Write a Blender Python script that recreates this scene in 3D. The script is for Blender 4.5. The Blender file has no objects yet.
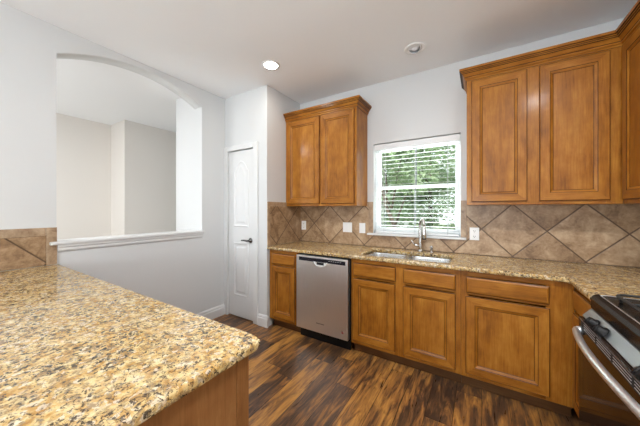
import bpy, bmesh, math, random
from mathutils import Vector, Matrix
PI = math.pi
S = 0.0254                      # the scene is laid out in inches, built in metres
C = bpy.context.scene
COL = C.collection

# ------------------------------------------------------------------ camera, world, sun, lights, exposure
FOC, YAW, PCX, PCY = 258.371, 0.561, 317.38, 209.11
CAM = Vector((80.15, -110.6, 52.6))
cd = bpy.data.cameras.new('camera'); cam = bpy.data.objects.new('camera', cd); COL.objects.link(cam)
cd.sensor_width = 36; cd.lens = FOC * 36 / 640
cd.shift_x = (320 - PCX) / 640; cd.shift_y = -(213 - PCY) / 640
cd.clip_start = 0.02; cd.clip_end = 200
cam.location = CAM * S; cam.rotation_euler = (PI / 2, 0, YAW)
C.camera = cam

world = bpy.data.worlds.new('world'); C.world = world; world.use_nodes = True
wn = world.node_tree.nodes; wl = world.node_tree.links
bg = wn['Background']
sky = wn.new('ShaderNodeTexSky'); sky.sky_type = 'HOSEK_WILKIE'; sky.turbidity = 6.0
sky.sun_direction = Vector((0.2, -0.55, 0.8)).normalized()
skm = wn.new('ShaderNodeMixRGB'); skm.inputs[0].default_value = 0.8; skm.inputs[2].default_value = (0.9, 0.95, 1.0, 1)
wl.new(sky.outputs[0], skm.inputs[1]); wl.new(skm.outputs[0], bg.inputs[0])
bg.inputs[1].default_value = 1.35

def light(name, kind, loc, energy, color=(1, 1, 1), rot=(0, 0, 0), **kw):
    d = bpy.data.lights.new(name, kind); o = bpy.data.objects.new(name, d); COL.objects.link(o)
    o.location = Vector(loc) * S; o.rotation_euler = rot; d.energy = energy; d.color = color
    for k, v in kw.items(): setattr(d, k, v)
    return o
light('sun', 'SUN', (0, -300, 500), 2.4, (1, 0.96, 0.88), (math.radians(40), 0, math.radians(-12)), angle=0.02)
# area lamps added for unseen windows: rear one tilted up to brighten the ceiling
light('rear_fill', 'AREA', (50, -244, 54), 98, (0.87, 0.945, 1.0), (PI / 2 + 1.05, 0, 0), shape='RECTANGLE', size=66 * S, size_y=70 * S)
light('side_room_fill', 'AREA', (-86, -164, 58), 11, (0.90, 0.95, 1.0), (PI / 2 + 0.2, 0, 0), shape='RECTANGLE', size=60 * S, size_y=70 * S)  # added lamp, out of view, brightens the neighbouring room
light('window_uplight', 'AREA', (57, 84, 2), 340, (0.94, 0.98, 1.0), (PI + 1.05, 0, 0), shape='RECTANGLE', size=110 * S, size_y=50 * S)  # added uplight outside, hidden below the sill line, throws light onto the ceiling
# the kitchen's other recessed ceiling lamps, behind the camera's view
for lx, ly in ((66, -86), (104, -84)):
    light('recessed_lamp', 'AREA', (lx, ly, 107.6), 13, (0.98, 0.99, 1.0), (0, 0, 0), shape='DISK', size=6 * S)

light('side_room_top_fill', 'AREA', (-62, -112, 107.6), 18, (0.98, 0.99, 1.0), (0, 0, 0), shape='DISK', size=8 * S)  # added fill disk, unseen, lifts the neighbouring room's nearer wall
C.view_settings.view_transform = 'Standard'; C.view_settings.look = 'None'
C.view_settings.exposure = 0.7; C.view_settings.gamma = 1.0; C.view_settings.use_curve_mapping = False
C.cycles.max_bounces = 10; C.cycles.diffuse_bounces = 6; C.cycles.transparent_max_bounces = 16
C.cycles.caustics_reflective = False; C.cycles.caustics_refractive = False
C.cycles.sample_clamp_indirect = 6.0
C.cycles.use_denoising = True

# ------------------------------------------------------------------ node helpers / materials
class NT:
    def __init__(s, name):
        s.m = bpy.data.materials.new(name); s.m.use_nodes = True
        s.t = s.m.node_tree; s.n = s.t.nodes; s.l = s.t.links
        s.b = s.n['Principled BSDF']
    def put(s, sock, v):
        if isinstance(v, bpy.types.NodeSocket): s.l.new(v, sock)
        elif isinstance(v, (tuple, list)) and len(v) == 3 and sock.type == 'RGBA': sock.default_value = (*v, 1)
        else: sock.default_value = v
    def node(s, kind, ins=None, out=0, **at):
        n = s.n.new(kind)
        for k, v in at.items(): setattr(n, k, v)
        for k, v in (ins or {}).items(): s.put(n.inputs[k], v)
        return n.outputs[out]
    def math(s, op, a, b=0.0, c=0.0): return s.node('ShaderNodeMath', {0: a, 1: b, 2: c}, operation=op)
    def mix(s, f, a, b, mode='MIX'):
        return s.node('ShaderNodeMixRGB', {0: f, 1: a, 2: b}, blend_type=mode)
    def ramp(s, f, stops, interp='LINEAR'):
        n = s.n.new('ShaderNodeValToRGB'); s.put(n.inputs[0], f); n.color_ramp.interpolation = interp
        e = n.color_ramp.elements
        while len(e) < len(stops): e.new(0.5)
        for i, (p, c) in enumerate(stops): e[i].position = p; e[i].color = (*c, 1)
        return n.outputs[0]
    def mapr(s, v, a, b, c, d): return s.node('ShaderNodeMapRange', {0: v, 1: a, 2: b, 3: c, 4: d})
    def coord(s, which='Object'):
        n = s.n.new('ShaderNodeTexCoord'); return n.outputs[which]
    def pos(s): return s.n.new('ShaderNodeNewGeometry').outputs['Position']
    def mapping(s, v, scale=(1, 1, 1), loc=(0, 0, 0), rot=(0, 0, 0)):
        return s.node('ShaderNodeMapping', {0: v, 1: loc, 2: rot, 3: scale})
    def noise(s, v, scale, detail=4, rough=0.55, dist=0.0, out=0):
        return s.node('ShaderNodeTexNoise', {'Vector': v, 'Scale': scale, 'Detail': detail, 'Roughness': rough, 'Distortion': dist}, out=out)
    def voro(s, v, scale, feature='F1', out='Distance', rnd=1.0):
        return s.node('ShaderNodeTexVoronoi', {'Vector': v, 'Scale': scale, 'Randomness': rnd}, out=out, feature=feature)
    def bump(s, h, strength=0.2, dist=0.002):
        s.put(s.b.inputs['Normal'], s.node('ShaderNodeBump', {'Strength': strength, 'Distance': dist, 'Height': h}))
    def set(s, **kw):
        for k, v in kw.items(): s.put(s.b.inputs[k.replace('_', ' ')], v)
        return s

M = {}
def plain(name, col, rough=0.5, metal=0.0, **kw):
    t = NT(name); t.set(Base_Color=col, Roughness=rough, Metallic=metal, **kw); M[name] = t.m; return t
def paint(name, col, rough=0.6, bump=0.08):
    t = NT(name); p = t.pos(); n = t.noise(p, 90, 3); t.set(Base_Color=col, Roughness=rough); t.bump(n, bump, 0.001); M[name] = t.m
paint('wall_paint', (0.68, 0.69, 0.69)); paint('ceiling_paint', (0.90, 0.915, 0.93), 0.8, 0.15)
paint('trim_paint', (0.74, 0.745, 0.74), 0.32, 0.0); paint('side_room_paint', (0.80, 0.765, 0.72))

def wood(name, light_c, mid_c, dark_c, rough=0.38, coat=0.14):
    t = NT(name)
    uv = t.coord('UV')
    rnd = t.node('ShaderNodeObjectInfo', out='Random')
    off = t.math('MULTIPLY', rnd, 37.0)
    v = t.node('ShaderNodeVectorMath', {0: uv, 1: t.node('ShaderNodeCombineXYZ', {0: off, 1: off, 2: off})}, operation='ADD')
    fine = t.noise(t.mapping(v, (3.2, 0.16, 1)), 1.0, 6, 0.62, 0.4)
    broad = t.noise(t.mapping(v, (0.22, 0.05, 1)), 1.0, 3, 0.5, 0.6)
    pores = t.noise(t.mapping(v, (14, 0.7, 1)), 1.0, 3, 0.6)
    blot = t.noise(t.mapping(v, (0.35, 0.22, 1)), 1.0, 4, 0.6)
    f = t.math('ADD', t.math('MULTIPLY', fine, 0.35), t.math('MULTIPLY', broad, 0.40))
    f = t.math('ADD', f, t.math('MULTIPLY', blot, 0.28))
    c = t.ramp(f, [(0.35, dark_c), (0.51, mid_c), (0.69, light_c)])
    c = t.mix(t.mapr(pores, 0.58, 0.75, 0, 0.25), c, tuple(x * 0.55 for x in dark_c))
    t.set(Base_Color=c, Roughness=t.mapr(fine, 0.3, 0.7, rough - 0.04, rough + 0.08), Coat_Weight=coat, Coat_Roughness=0.16, Specular_IOR_Level=0.22)
    t.bump(pores, 0.05, 0.0008)
    M[name] = t.m
wood('maple', (0.50, 0.218, 0.032), (0.335, 0.122, 0.013), (0.165, 0.053, 0.006))
wood('glaze', (0.07, 0.024, 0.007), (0.05, 0.017, 0.005), (0.035, 0.012, 0.004), 0.4)
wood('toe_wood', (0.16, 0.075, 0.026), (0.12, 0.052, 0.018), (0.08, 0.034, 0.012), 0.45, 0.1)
wood('end_panel_wood', (0.37, 0.175, 0.06), (0.27, 0.115, 0.036), (0.165, 0.064, 0.020), 0.42)

def granite():
    t = NT('granite')
    p = t.mapping(t.pos(), (1 / S, 1 / S, 1 / S))          # inches
    warp = t.node('ShaderNodeVectorMath', {0: p, 1: t.node('ShaderNodeVectorMath', {0: t.noise(p, 1.2, 3, out=1), 3: 0.9}, operation='SCALE')}, operation='ADD')
    big = t.noise(p, 0.16, 3, 0.6, 0.8)
    mid = t.noise(warp, 0.8, 4, 0.65)
    c = t.ramp(mid, [(0.36, (0.32, 0.17, 0.055)), (0.45, (0.46, 0.29, 0.115)), (0.54, (0.54, 0.40, 0.19)), (0.66, (0.62, 0.50, 0.29))])
    c = t.mix(t.mapr(big, 0.42, 0.66, 0, 0.4), c, (0.58, 0.47, 0.30))
    cell = t.voro(warp, 2.0, out='Color')
    cv = t.node('ShaderNodeSeparateColor', {0: cell}, out=0)
    c = t.mix(t.mapr(cv, 0.72, 0.95, 0, 0.5), c, (0.38, 0.21, 0.065))
    cv2 = t.node('ShaderNodeSeparateColor', {0: cell}, out=1)
    c = t.mix(t.mapr(cv2, 0.78, 0.9, 0, 0.6), c, (0.62, 0.56, 0.45))
    g = t.noise(warp, 1.25, 5, 0.72)
    c = t.mix(t.mapr(g, 0.515, 0.585, 0, 0.72), c, (0.185, 0.125, 0.07))
    d = t.noise(warp, 2.2, 4, 0.72, 0.5)
    area = t.noise(p, 0.3, 3, 0.6)
    dd = t.math('ADD', d, t.mapr(area, 0.3, 0.7, -0.05, 0.06))
    c = t.mix(t.mapr(dd, 0.54, 0.585, 0, 0.95), c, (0.035, 0.024, 0.017))
    gf = t.noise(p, 2.6, 3, 0.6)
    c = t.mix(t.mapr(gf, 0.60, 0.65, 0, 0.65), c, (0.15, 0.135, 0.115))
    c = t.node('ShaderNodeHueSaturation', {'Saturation': 1.08, 'Value': 1.18, 'Color': c})
    t.set(Base_Color=c, Roughness=0.11, Specular_IOR_Level=0.55)
    M['granite'] = t.m
granite()

def tile():
    # diagonal stone tile: UV is in inches with a corner where four tiles meet at the origin
    t = NT('stone_tile')
    uv = t.coord('UV'); sx = t.node('ShaderNodeSeparateXYZ', {0: uv}, out=0)
    sy = t.node('ShaderNodeSeparateXYZ', {0: uv}, out=1)
    a = t.math('DIVIDE', t.math('ADD', sx, sy), 17.9); b = t.math('DIVIDE', t.math('SUBTRACT', sx, sy), 17.9)
    def edge(v):
        fr = t.math('FRACT', v); return t.math('MINIMUM', fr, t.math('SUBTRACT', 1.0, fr))
    e = t.math('MULTIPLY', t.math('MINIMUM', edge(a), edge(b)), 12.66)       # distance to the joint, inches
    tid = t.node('ShaderNodeCombineXYZ', {0: t.math('FLOOR', a), 1: t.math('FLOOR', b), 2: 0.0})
    rnd = t.node('ShaderNodeTexWhiteNoise', {'Vector': tid}, out=0)
    v = t.node('ShaderNodeVectorMath', {0: uv, 1: t.node('ShaderNodeVectorMath', {0: tid, 1: (13.1, 7.7, 3.0)}, operation='MULTIPLY')}, operation='ADD')
    n1 = t.noise(v, 0.22, 5, 0.62, 0.6); n2 = t.noise(v, 1.3, 5, 0.65)
    f = t.math('ADD', t.math('MULTIPLY', n1, 0.75), t.math('MULTIPLY', n2, 0.3))
    f = t.math('ADD', f, t.mapr(rnd, 0, 1, -0.06, 0.06))
    c = t.ramp(f, [(0.36, (0.19, 0.108, 0.052)), (0.52, (0.37, 0.235, 0.128)), (0.68, (0.54, 0.385, 0.24))])
    g = t.mapr(e, 0.09, 0.26, 1, 0)
    c = t.mix(g, c, (0.11, 0.062, 0.032))
    t.set(Base_Color=c, Roughness=t.mapr(n2, 0.3, 0.7, 0.3, 0.5))
    h = t.math('ADD', t.mapr(e, 0.05, 0.3, 0, 1), t.math('MULTIPLY', n2, 0.25))
    t.bump(h, 0.5, 0.003)
    M['stone_tile'] = t.m
    # border strips: cut from the same stone with joints every 12 inches
    t = NT('stone_border')
    p = t.mapping(t.pos(), (1 / S, 1 / S, 1 / S))
    n1 = t.noise(p, 0.25, 5, 0.62, 0.6); n2 = t.noise(p, 1.4, 5, 0.65)
    f = t.math('ADD', t.math('MULTIPLY', n1, 0.75), t.math('MULTIPLY', n2, 0.3))
    c = t.ramp(f, [(0.34, (0.23, 0.145, 0.082)), (0.52, (0.40, 0.275, 0.17)), (0.70, (0.56, 0.42, 0.28))])
    t.set(Base_Color=c, Roughness=0.4); t.bump(n2, 0.2, 0.002)
    M['stone_border'] = t.m
tile()
plain('grout', (0.15, 0.09, 0.05), 0.8)

def floor_mat():
    t = NT('plank_floor')
    p = t.mapping(t.pos(), (1 / S, 1 / S, 1 / S))
    x = t.node('ShaderNodeSeparateXYZ', {0: p}, out=0); y = t.node('ShaderNodeSeparateXYZ', {0: p}, out=1)
    W, L = 6.2, 46.0
    r = t.math('DIVIDE', x, W); row = t.math('FLOOR', r)
    wn1 = t.node('ShaderNodeTexWhiteNoise', {'W': row}, out=0, noise_dimensions='1D')
    yy = t.math('ADD', t.math('DIVIDE', y, L), t.math('MULTIPLY', wn1, 5.0)); colm = t.math('FLOOR', yy)
    pid = t.node('ShaderNodeCombineXYZ', {0: row, 1: colm, 2: 0.0})
    rnd = t.node('ShaderNodeTexWhiteNoise', {'Vector': pid}, out=0)
    v = t.node('ShaderNodeVectorMath', {0: p, 1: t.node('ShaderNodeVectorMath', {0: pid, 1: (17.3, 31.7, 5.0)}, operation='MULTIPLY')}, operation='ADD')
    g1 = t.noise(t.mapping(v, (0.42, 0.075, 1)), 1.0, 5, 0.62, 0.9)
    g2 = t.noise(t.mapping(v, (2.0, 0.14, 1)), 1.0, 4, 0.55, 0.6)
    k = t.noise(t.mapping(v, (0.3, 0.16, 1)), 1.0, 3, 0.6, 0.8)
    f = t.math('ADD', t.math('MULTIPLY', g1, 0.75), t.math('MULTIPLY', g2, 0.3))
    f = t.math('ADD', f, t.mapr(rnd, 0, 1, -0.12, 0.08))
    c = t.ramp(f, [(0.36, (0.055, 0.030, 0.018)), (0.45, (0.125, 0.060, 0.028)), (0.53, (0.29, 0.130, 0.038)), (0.66, (0.55, 0.265, 0.062))])
    c = t.mix(t.mapr(k, 0.60, 0.72, 0, 0.35), c, (0.03, 0.019, 0.014))
    def edge(val, w):
        fr = t.math('FRACT', val); return t.math('MULTIPLY', t.math('MINIMUM', fr, t.math('SUBTRACT', 1.0, fr)), w)
    e = t.math('MINIMUM', edge(r, W), edge(yy, L))
    c = t.mix(t.mapr(e, 0.03, 0.10, 0.85, 0), c, (0.008, 0.005, 0.004))
    t.set(Base_Color=c, Roughness=t.mapr(g2, 0.3, 0.7, 0.26, 0.42))
    t.bump(t.math('ADD', t.mapr(e, 0.0, 0.15, 0, 1), t.math('MULTIPLY', g2, 0.35)), 0.3, 0.002)
    M['plank_floor'] = t.m
floor_mat()

def steel(name, col, rough, axis=(1, 1, 200)):
    t = NT(name); o = t.mapping(t.pos(), axis)
    n = t.noise(o, 3.0, 3, 0.6)
    t.set(Base_Color=t.mix(t.mapr(n, 0.35, 0.65, 0, 1), tuple(c * 0.92 for c in col), col), Metallic=1.0,
          Roughness=t.mapr(n, 0.3, 0.7, rough - 0.04, rough + 0.05))
    M[name] = t.m
steel('brushed_steel', (0.88, 0.855, 0.82), 0.42, (220, 220, 2))
steel('range_steel', (0.42, 0.44, 0.48), 0.36, (200, 3, 200))
steel('sink_steel', (0.74, 0.74, 0.73), 0.22, (60, 60, 60))
plain('louver_steel', (0.80, 0.81, 0.82), 0.35, 0.6); plain('nickel', (0.60, 0.585, 0.56), 0.22, 1.0); plain('handle_steel', (0.78, 0.81, 0.85), 0.33, 0.9)
plain('dark_chrome', (0.18, 0.175, 0.17), 0.25, 1.0)
plain('black_enamel', (0.012, 0.010, 0.009), 0.22, Specular_IOR_Level=0.15); plain('black_plastic', (0.012, 0.011, 0.011), 0.35, Specular_IOR_Level=0.2)
plain('cast_iron', (0.02, 0.02, 0.02), 0.5); plain('control_black', (0.02, 0.02, 0.026), 0.2)
plain('oven_glass', (0.022, 0.012, 0.008), 0.06, 0.0, Specular_IOR_Level=0.12)
plain('white_plastic', (0.86, 0.86, 0.85), 0.3); plain('slot_dark', (0.03, 0.03, 0.03), 0.6, Specular_IOR_Level=0.1)
plain('cup_grey', (0.72, 0.72, 0.70), 0.3, 0.3); plain('badge_grey', (0.26, 0.25, 0.245), 0.35, 0.8)
plain('red_mark', (0.30, 0.10, 0.08), 0.5)
plain('light_print', (0.55, 0.55, 0.55), 0.4)
plain('vinyl_frame', (0.88, 0.89, 0.90), 0.4); plain('muntin_grey', (0.16, 0.18, 0.17), 0.5)
plain('blind_white', (0.82, 0.83, 0.83), 0.42); plain('cord_grey', (0.55, 0.57, 0.57), 0.7)
t = plain('lamp_glow', (1, 1, 1), 0.5); t.set(Emission_Color=(1.0, 0.95, 0.87), Emission_Strength=14.0)
plain('lamp_off', (0.85, 0.86, 0.90), 0.3); plain('baffle_grey', (0.16, 0.165, 0.18), 0.35, 0.6)
def glass_mat():
    t = NT('window_glass'); n = t.n; n.remove(t.b)
    tr = t.node('ShaderNodeBsdfTransparent', {0: (0.95, 0.97, 0.96)}); gl = t.node('ShaderNodeBsdfGlossy', {0: (1, 1, 1), 1: 0.02})
    fr = t.node('ShaderNodeFresnel', {0: 1.45})
    mx = t.node('ShaderNodeMixShader', {0: t.math('MULTIPLY', fr, 0.1), 1: tr, 2: gl})
    t.l.new(mx, n['Material Output'].inputs[0]); M['window_glass'] = t.m
glass_mat()
def leaf_mat(name, a, b, c_):
    t = NT(name); p = t.pos(); nn = t.noise(p, 2.2, 3); n2 = t.noise(p, 14, 2)
    f = t.math('ADD', t.math('MULTIPLY', nn, 0.6), t.math('MULTIPLY', n2, 0.4))
    c = t.ramp(f, [(0.36, a), (0.5, b), (0.64, c_)])
    t.n.remove(t.b)
    df = t.node('ShaderNodeBsdfDiffuse', {0: c}); tl = t.node('ShaderNodeBsdfTranslucent', {0: c})
    t.l.new(t.node('ShaderNodeMixShader', {0: 0.4, 1: df, 2: tl}), t.n['Material Output'].inputs[0]); M[name] = t.m
leaf_mat('leaf_bright', (0.27, 0.35, 0.21), (0.40, 0.50, 0.32), (0.57, 0.66, 0.46))
leaf_mat('leaf_deep', (0.21, 0.29, 0.18), (0.32, 0.41, 0.26), (0.46, 0.55, 0.37))
leaf_mat('leaf_pale', (0.36, 0.47, 0.32), (0.50, 0.61, 0.44), (0.64, 0.73, 0.57))
t = NT('bark'); nb = t.noise(t.pos(), 9, 4); t.set(Base_Color=t.ramp(nb, [(0.35, (0.06, 0.045, 0.035)), (0.65, (0.17, 0.13, 0.10))]), Roughness=0.9); M['bark'] = t.m
t = NT('lawn'); nb = t.noise(t.pos(), 7, 4); t.set(Base_Color=t.ramp(nb, [(0.3, (0.20, 0.27, 0.12)), (0.7, (0.38, 0.44, 0.24))]), Roughness=0.95); M['lawn'] = t.m
plain('siding', (0.72, 0.72, 0.70), 0.7); plain('roof_grey', (0.25, 0.24, 0.24), 0.8); plain('dark_pane', (0.10, 0.12, 0.14), 0.15)

# ------------------------------------------------------------------ mesh builder (inches)
class MB:
    def __init__(s): s.bm = bmesh.new(); s.uv = s.bm.loops.layers.uv.new('UVMap')
    def face(s, pts, mi=0, grain=None, uvf=None, smooth=False):
        vs = [s.bm.verts.new(p) for p in pts]
        try: f = s.bm.faces.new(vs)
        except ValueError: return None
        s.fin(f, mi, grain, uvf, smooth); return f
    def fin(s, f, mi=0, grain=None, uvf=None, smooth=False):
        f.material_index = mi; f.smooth = smooth
        f.normal_update(); n = f.normal
        ax = max(range(3), key=lambda i: abs(n[i])); rest = [i for i in range(3) if i != ax]
        g = {'x': 0, 'y': 1, 'z': 2}.get(grain, 2)
        if g in rest: v = g; u = [i for i in rest if i != g][0]
        else: u, v = rest
        for lp in f.loops:
            co = lp.vert.co
            lp[s.uv].uv = uvf(co) if uvf else (co[u] + ax * 3.3, co[v])
    def box(s, x0, y0, z0, x1, y1, z1, mi=0, grain='z', uvf=None):
        x0, x1 = sorted((x0, x1)); y0, y1 = sorted((y0, y1)); z0, z1 = sorted((z0, z1))
        c = [(x0, y0, z0), (x1, y0, z0), (x1, y1, z0), (x0, y1, z0), (x0, y0, z1), (x1, y0, z1), (x1, y1, z1), (x0, y1, z1)]
        vs = [s.bm.verts.new(p) for p in c]
        for q in ((3, 2, 1, 0), (4, 5, 6, 7), (0, 1, 5, 4), (1, 2, 6, 5), (2, 3, 7, 6), (3, 0, 4, 7)):
            s.fin(s.bm.faces.new([vs[i] for i in q]), mi, grain, uvf)
        return s
    def loops(s, rings, mi=0, cap0=True, cap1=True, closed=True, smooth=True, grain=None, mis=None):
        # rings: lists of points of equal length; bridges neighbours
        vr = [[s.bm.verts.new(p) for p in r] for r in rings]
        n = len(vr[0])
        for k in range(len(vr) - 1):
            for i in range(n if closed else n - 1):
                j = (i + 1) % n
                try: s.fin(s.bm.faces.new((vr[k][i], vr[k][j], vr[k + 1][j], vr[k + 1][i])), mis[k] if mis else mi, grain, None, smooth)
                except ValueError: pass
        if cap0: s.fin(s.bm.faces.new(list(reversed(vr[0]))), mis[0] if mis else mi, grain)
        if cap1: s.fin(s.bm.faces.new(vr[-1]), mis[-1] if mis else mi, grain)
        return s
    def tube(s, pts, r, seg=10, mi=0, caps=True):
        pts = [Vector(p) for p in pts]; rs = r if isinstance(r, (list, tuple)) else [r] * len(pts)
        rings = []; up = None
        for i, p in enumerate(pts):
            d = (pts[min(i + 1, len(pts) - 1)] - pts[max(i - 1, 0)]).normalized()
            if up is None: up = Vector((0, 0, 1)) if abs(d.z) < 0.9 else Vector((1, 0, 0))
            a = (up - d * up.dot(d)).normalized(); b = d.cross(a); up = a
            rings.append([p + (a * math.cos(t) + b * math.sin(t)) * rs[i] for t in [2 * PI * k / seg for k in range(seg)]])
        return s.loops(rings, mi, caps, caps)
    def lathe(s, c, prof, axis=(0, 0, 1), seg=24, mi=0, caps=(True, True), mis=None):
        c = Vector(c); ax = Vector(axis).normalized(); a = ax.orthogonal().normalized(); b = ax.cross(a)
        rings = [[c + ax * h + (a * math.cos(t) + b * math.sin(t)) * max(r, 1e-4) for t in [2 * PI * k / seg for k in range(seg)]] for r, h in prof]
        return s.loops(rings, mi, caps[0], caps[1], mis=mis)
    def prism(s, poly, axis, a, b, mi=0, grain='z', smooth=False):
        # poly of 2-D points extruded along axis between a and b
        def P(q, h):
            if axis == 'x': return (h, q[0], q[1])
            if axis == 'y': return (q[0], h, q[1])
            return (q[0], q[1], h)
        return s.loops([[P(q, a) for q in poly], [P(q, b) for q in poly]], mi, smooth=smooth, grain=grain)

def obj(name, b, mats, parent=None, bevel=0.0, seg=2, kind=None, smooth_angle=None):
    me = bpy.data.meshes.new(name)
    bm = b.bm
    bmesh.ops.recalc_face_normals(bm, faces=bm.faces)
    o = bpy.data.objects.new(name, me); COL.objects.link(o)
    off = Vector((0, 0, 0)); q = parent
    while q: off += q.location; q = q.parent
    for v in bm.verts: v.co = v.co * S - off
    bm.to_mesh(me); bm.free()
    for m in (mats if isinstance(mats, (list, tuple)) else [mats]): me.materials.append(M[m])
    if parent: o.parent = parent
    if bevel:
        md = o.modifiers.new('bevel', 'BEVEL'); md.width = bevel * S; md.segments = seg; md.limit_method = 'ANGLE'; md.angle_limit = math.radians(50); md.harden_normals = False
    if kind: o['kind'] = kind
    return o
def thing(name, label, cat, loc, group=None):
    o = bpy.data.objects.new(name, None); COL.objects.link(o); o.empty_display_size = 0.05
    o.location = Vector(loc) * S; o['label'] = label; o['category'] = cat
    if group: o['group'] = group
    return o
def tag(o, label, cat, group=None):
    o['label'] = label; o['category'] = cat
    if group: o['group'] = group
    return o
def struct(name, b, mats, **kw):
    return obj(name, b, mats, kind='structure', **kw)

# ------------------------------------------------------------------ dimensions
H = 108.0; XL = -28.4; XLB = -34.0; XR = 124.0; YP = -25.2; YREAR = -250.0
OY0, OY1, OZ0, OZS, RISE = -86.4, -37.9, 42.0, 99.8, 6.2     # pass-through opening in the left wall
WX0, WX1, WZ0, WZ1 = 40.1, 74.1, 42.0, 81.4                # kitchen window opening

# ------------------------------------------------------------------ structure
struct('floor', MB().box(-140, YREAR - 6, -4, XR + 6, 6, 0), 'plank_floor')
t = NT('bounce_carpet'); nb = t.noise(t.pos(), 60, 3); t.set(Base_Color=t.mix(nb, (0.52, 0.48, 0.42), (0.66, 0.61, 0.54)), Roughness=0.95); M['bounce_carpet'] = t.m  # pale unseen floor cover, added to bounce light up under the arch
struct('floor_side_room', MB().box(-125.9, -171.9, 0.02, XLB - .05, -38.8, .5).box(-105.9, -38.8, 0.02, XLB - .05, -.1, .5), 'bounce_carpet')
struct('ceiling', MB().box(-140, YREAR - 6, H, XR + 6, 6, H + 6), 'ceiling_paint')
w = MB()
w.box(XLB, 0, 0, WX0, 6, H); w.box(WX1, 0, 0, XR + 6, 6, H); w.box(WX0, 0, 0, WX1, 6, WZ0); w.box(WX0, 0, WZ1, WX1, 6, H)
w.box(-140, 0, 0, XLB, 6, H)
struct('wall_back', w, 'wall_paint')
# left wall with the arched pass-through, built as one extruded outline around the opening
w = MB()
w.box(XLB, YREAR, 0, XL, OY0, H); w.box(-50.0, OY1, 0, XL, -0.02, H); w.box(XLB, OY0, 0, XL, OY1, OZ0)
ch = OY1 - OY0; Rr = (ch * ch / 4 + RISE * RISE) / (2 * RISE); cyy = (OY0 + OY1) / 2; czz = OZS + RISE - Rr
N = 28; a0 = math.asin(ch / 2 / Rr)
arc = [(cyy + Rr * math.sin(-a0 + 2 * a0 * i / N), czz + Rr * math.cos(-a0 + 2 * a0 * i / N)) for i in range(N + 1)]
for i in range(N):
    (ya, za), (yb, zb) = arc[i], arc[i + 1]
    for X_ in (XL, XLB):
        w.face([(X_, ya, za), (X_, yb, zb), (X_, yb, H), (X_, ya, H)])
    w.face([(XL, ya, za), (XL, yb, zb), (XLB, yb, zb), (XLB, ya, za)], smooth=True)
bmesh.ops.remove_doubles(w.bm, verts=w.bm.verts, dist=0.0005)
struct('wall_left', w, 'wall_paint')
w = MB(); w.box(XR, YREAR, 0, XR + 6, -0.02, H); struct('wall_right', w, 'wall_paint')
# pantry closet front with door opening, and its return wall beside the cabinets
DX0, DX1, DZ = -26.1, -8.0, 81.0
w = MB()
w.box(XL + .02, YP, 0, DX0 - .6, YP + 4.5, H); w.box(DX1 + .6, YP, 0, -4.5, YP + 4.5, H); w.box(DX0 - .6, YP, DZ + .6, DX1 + .6, YP + 4.5, H)
w.box(-4.5, YP, 0, 0, -0.02, H)
struct('wall_pantry', w, 'wall_paint')
# rear of the room, behind the camera: a wall with a wide window
w = MB()
w.box(XL, YREAR - 6, 0, 0, YREAR, H); w.box(104, YREAR - 6, 0, XR + 6, YREAR, H); w.box(0, YREAR - 6, 0, 104, YREAR, 18); w.box(0, YREAR - 6, 94, 104, YREAR, H)
struct('wall_rear', w, 'wall_paint')
# neighbouring room seen through the arch
w = MB()
w.box(-138, -172, 0, -126, -38.7, H); w.box(-138, -38.7, 0, -106, -0.02, H)
struct('wall_far', w, 'side_room_paint')
w = MB()
w.box(-138, -178, 0, -118, -172, H); w.box(-56, -178, 0, XLB - .02, -172, H); w.box(-118, -178, 0, -56, -172, 20); w.box(-118, -178, 94, -56, -172, H)
struct('wall_side_room', w, 'side_room_paint')

# baseboards
def base_prof(o): return [(0, 0.02), (o * .85, 0.02), (o * .85, 3.6), (o * .6, 3.9), (o * .6, 4.5), (o * .3, 5.1), (0, 5.2)]
w = MB(); w.prism([(XL + .02 + q[0], q[1]) for q in base_prof(.75)], 'y', -86.5, YP - .02); struct('baseboard_left', w, 'trim_paint')
w = MB()
w.prism([(YP - .02 - q[0], q[1]) for q in base_prof(.75)], 'x', DX1 + 2.9, 0.75)
w.prism([(0.02 + q[0], q[1]) for q in base_prof(.75)], 'y', YP - .6, -24.9)
struct('baseboard_pantry', w, 'trim_paint')

# pass-through sill and its stepped apron
w = MB(); w.box(XLB - 1.2, OY0 + .05, OZ0 + .02, XL, OY1 - .05, OZ0 + .8); w.box(XL, OY0 - 1.6, OZ0 - .2, XL + 1.5, OY1 + .4, OZ0 + .8)
struct('trim_1', w, 'trim_paint', bevel=.25)
w = MB(); w.prism([(XL + .02, OZ0 - .2), (XL + 1.0, OZ0 - .2), (XL + 1.0, OZ0 - .9), (XL + .7, OZ0 - 1.2), (XL + .7, OZ0 - 1.9), (XL + .35, OZ0 - 2.4), (XL + .02, OZ0 - 2.5)], 'y', OY0 + .1, OY1 - .1)
struct('trim_2', w, 'trim_paint')

# pantry door casing
w = MB()
for (xa, xb, za, zb) in ((DX0 - 2.25, DX0 + .1, 0.02, DZ + 2.4), (DX1 - .1, DX1 + 2.8, 0.02, DZ + 2.4), (DX0 + .1, DX1 - .1, DZ + .1, DZ + 2.4)):
    w.box(xa, YP - .7, za, xb, YP - .02, zb)
w.box(DX0 - .55, YP, 0.02, DX0 - .05, YP + 4.4, DZ + .5); w.box(DX1 + .05, YP, 0.02, DX1 + .55, YP + 4.4, DZ + .5); w.box(DX0, YP, DZ + .12, DX1, YP + 4.4, DZ + .55)
struct('trim_3', w, 'trim_paint', bevel=.2)

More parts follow.
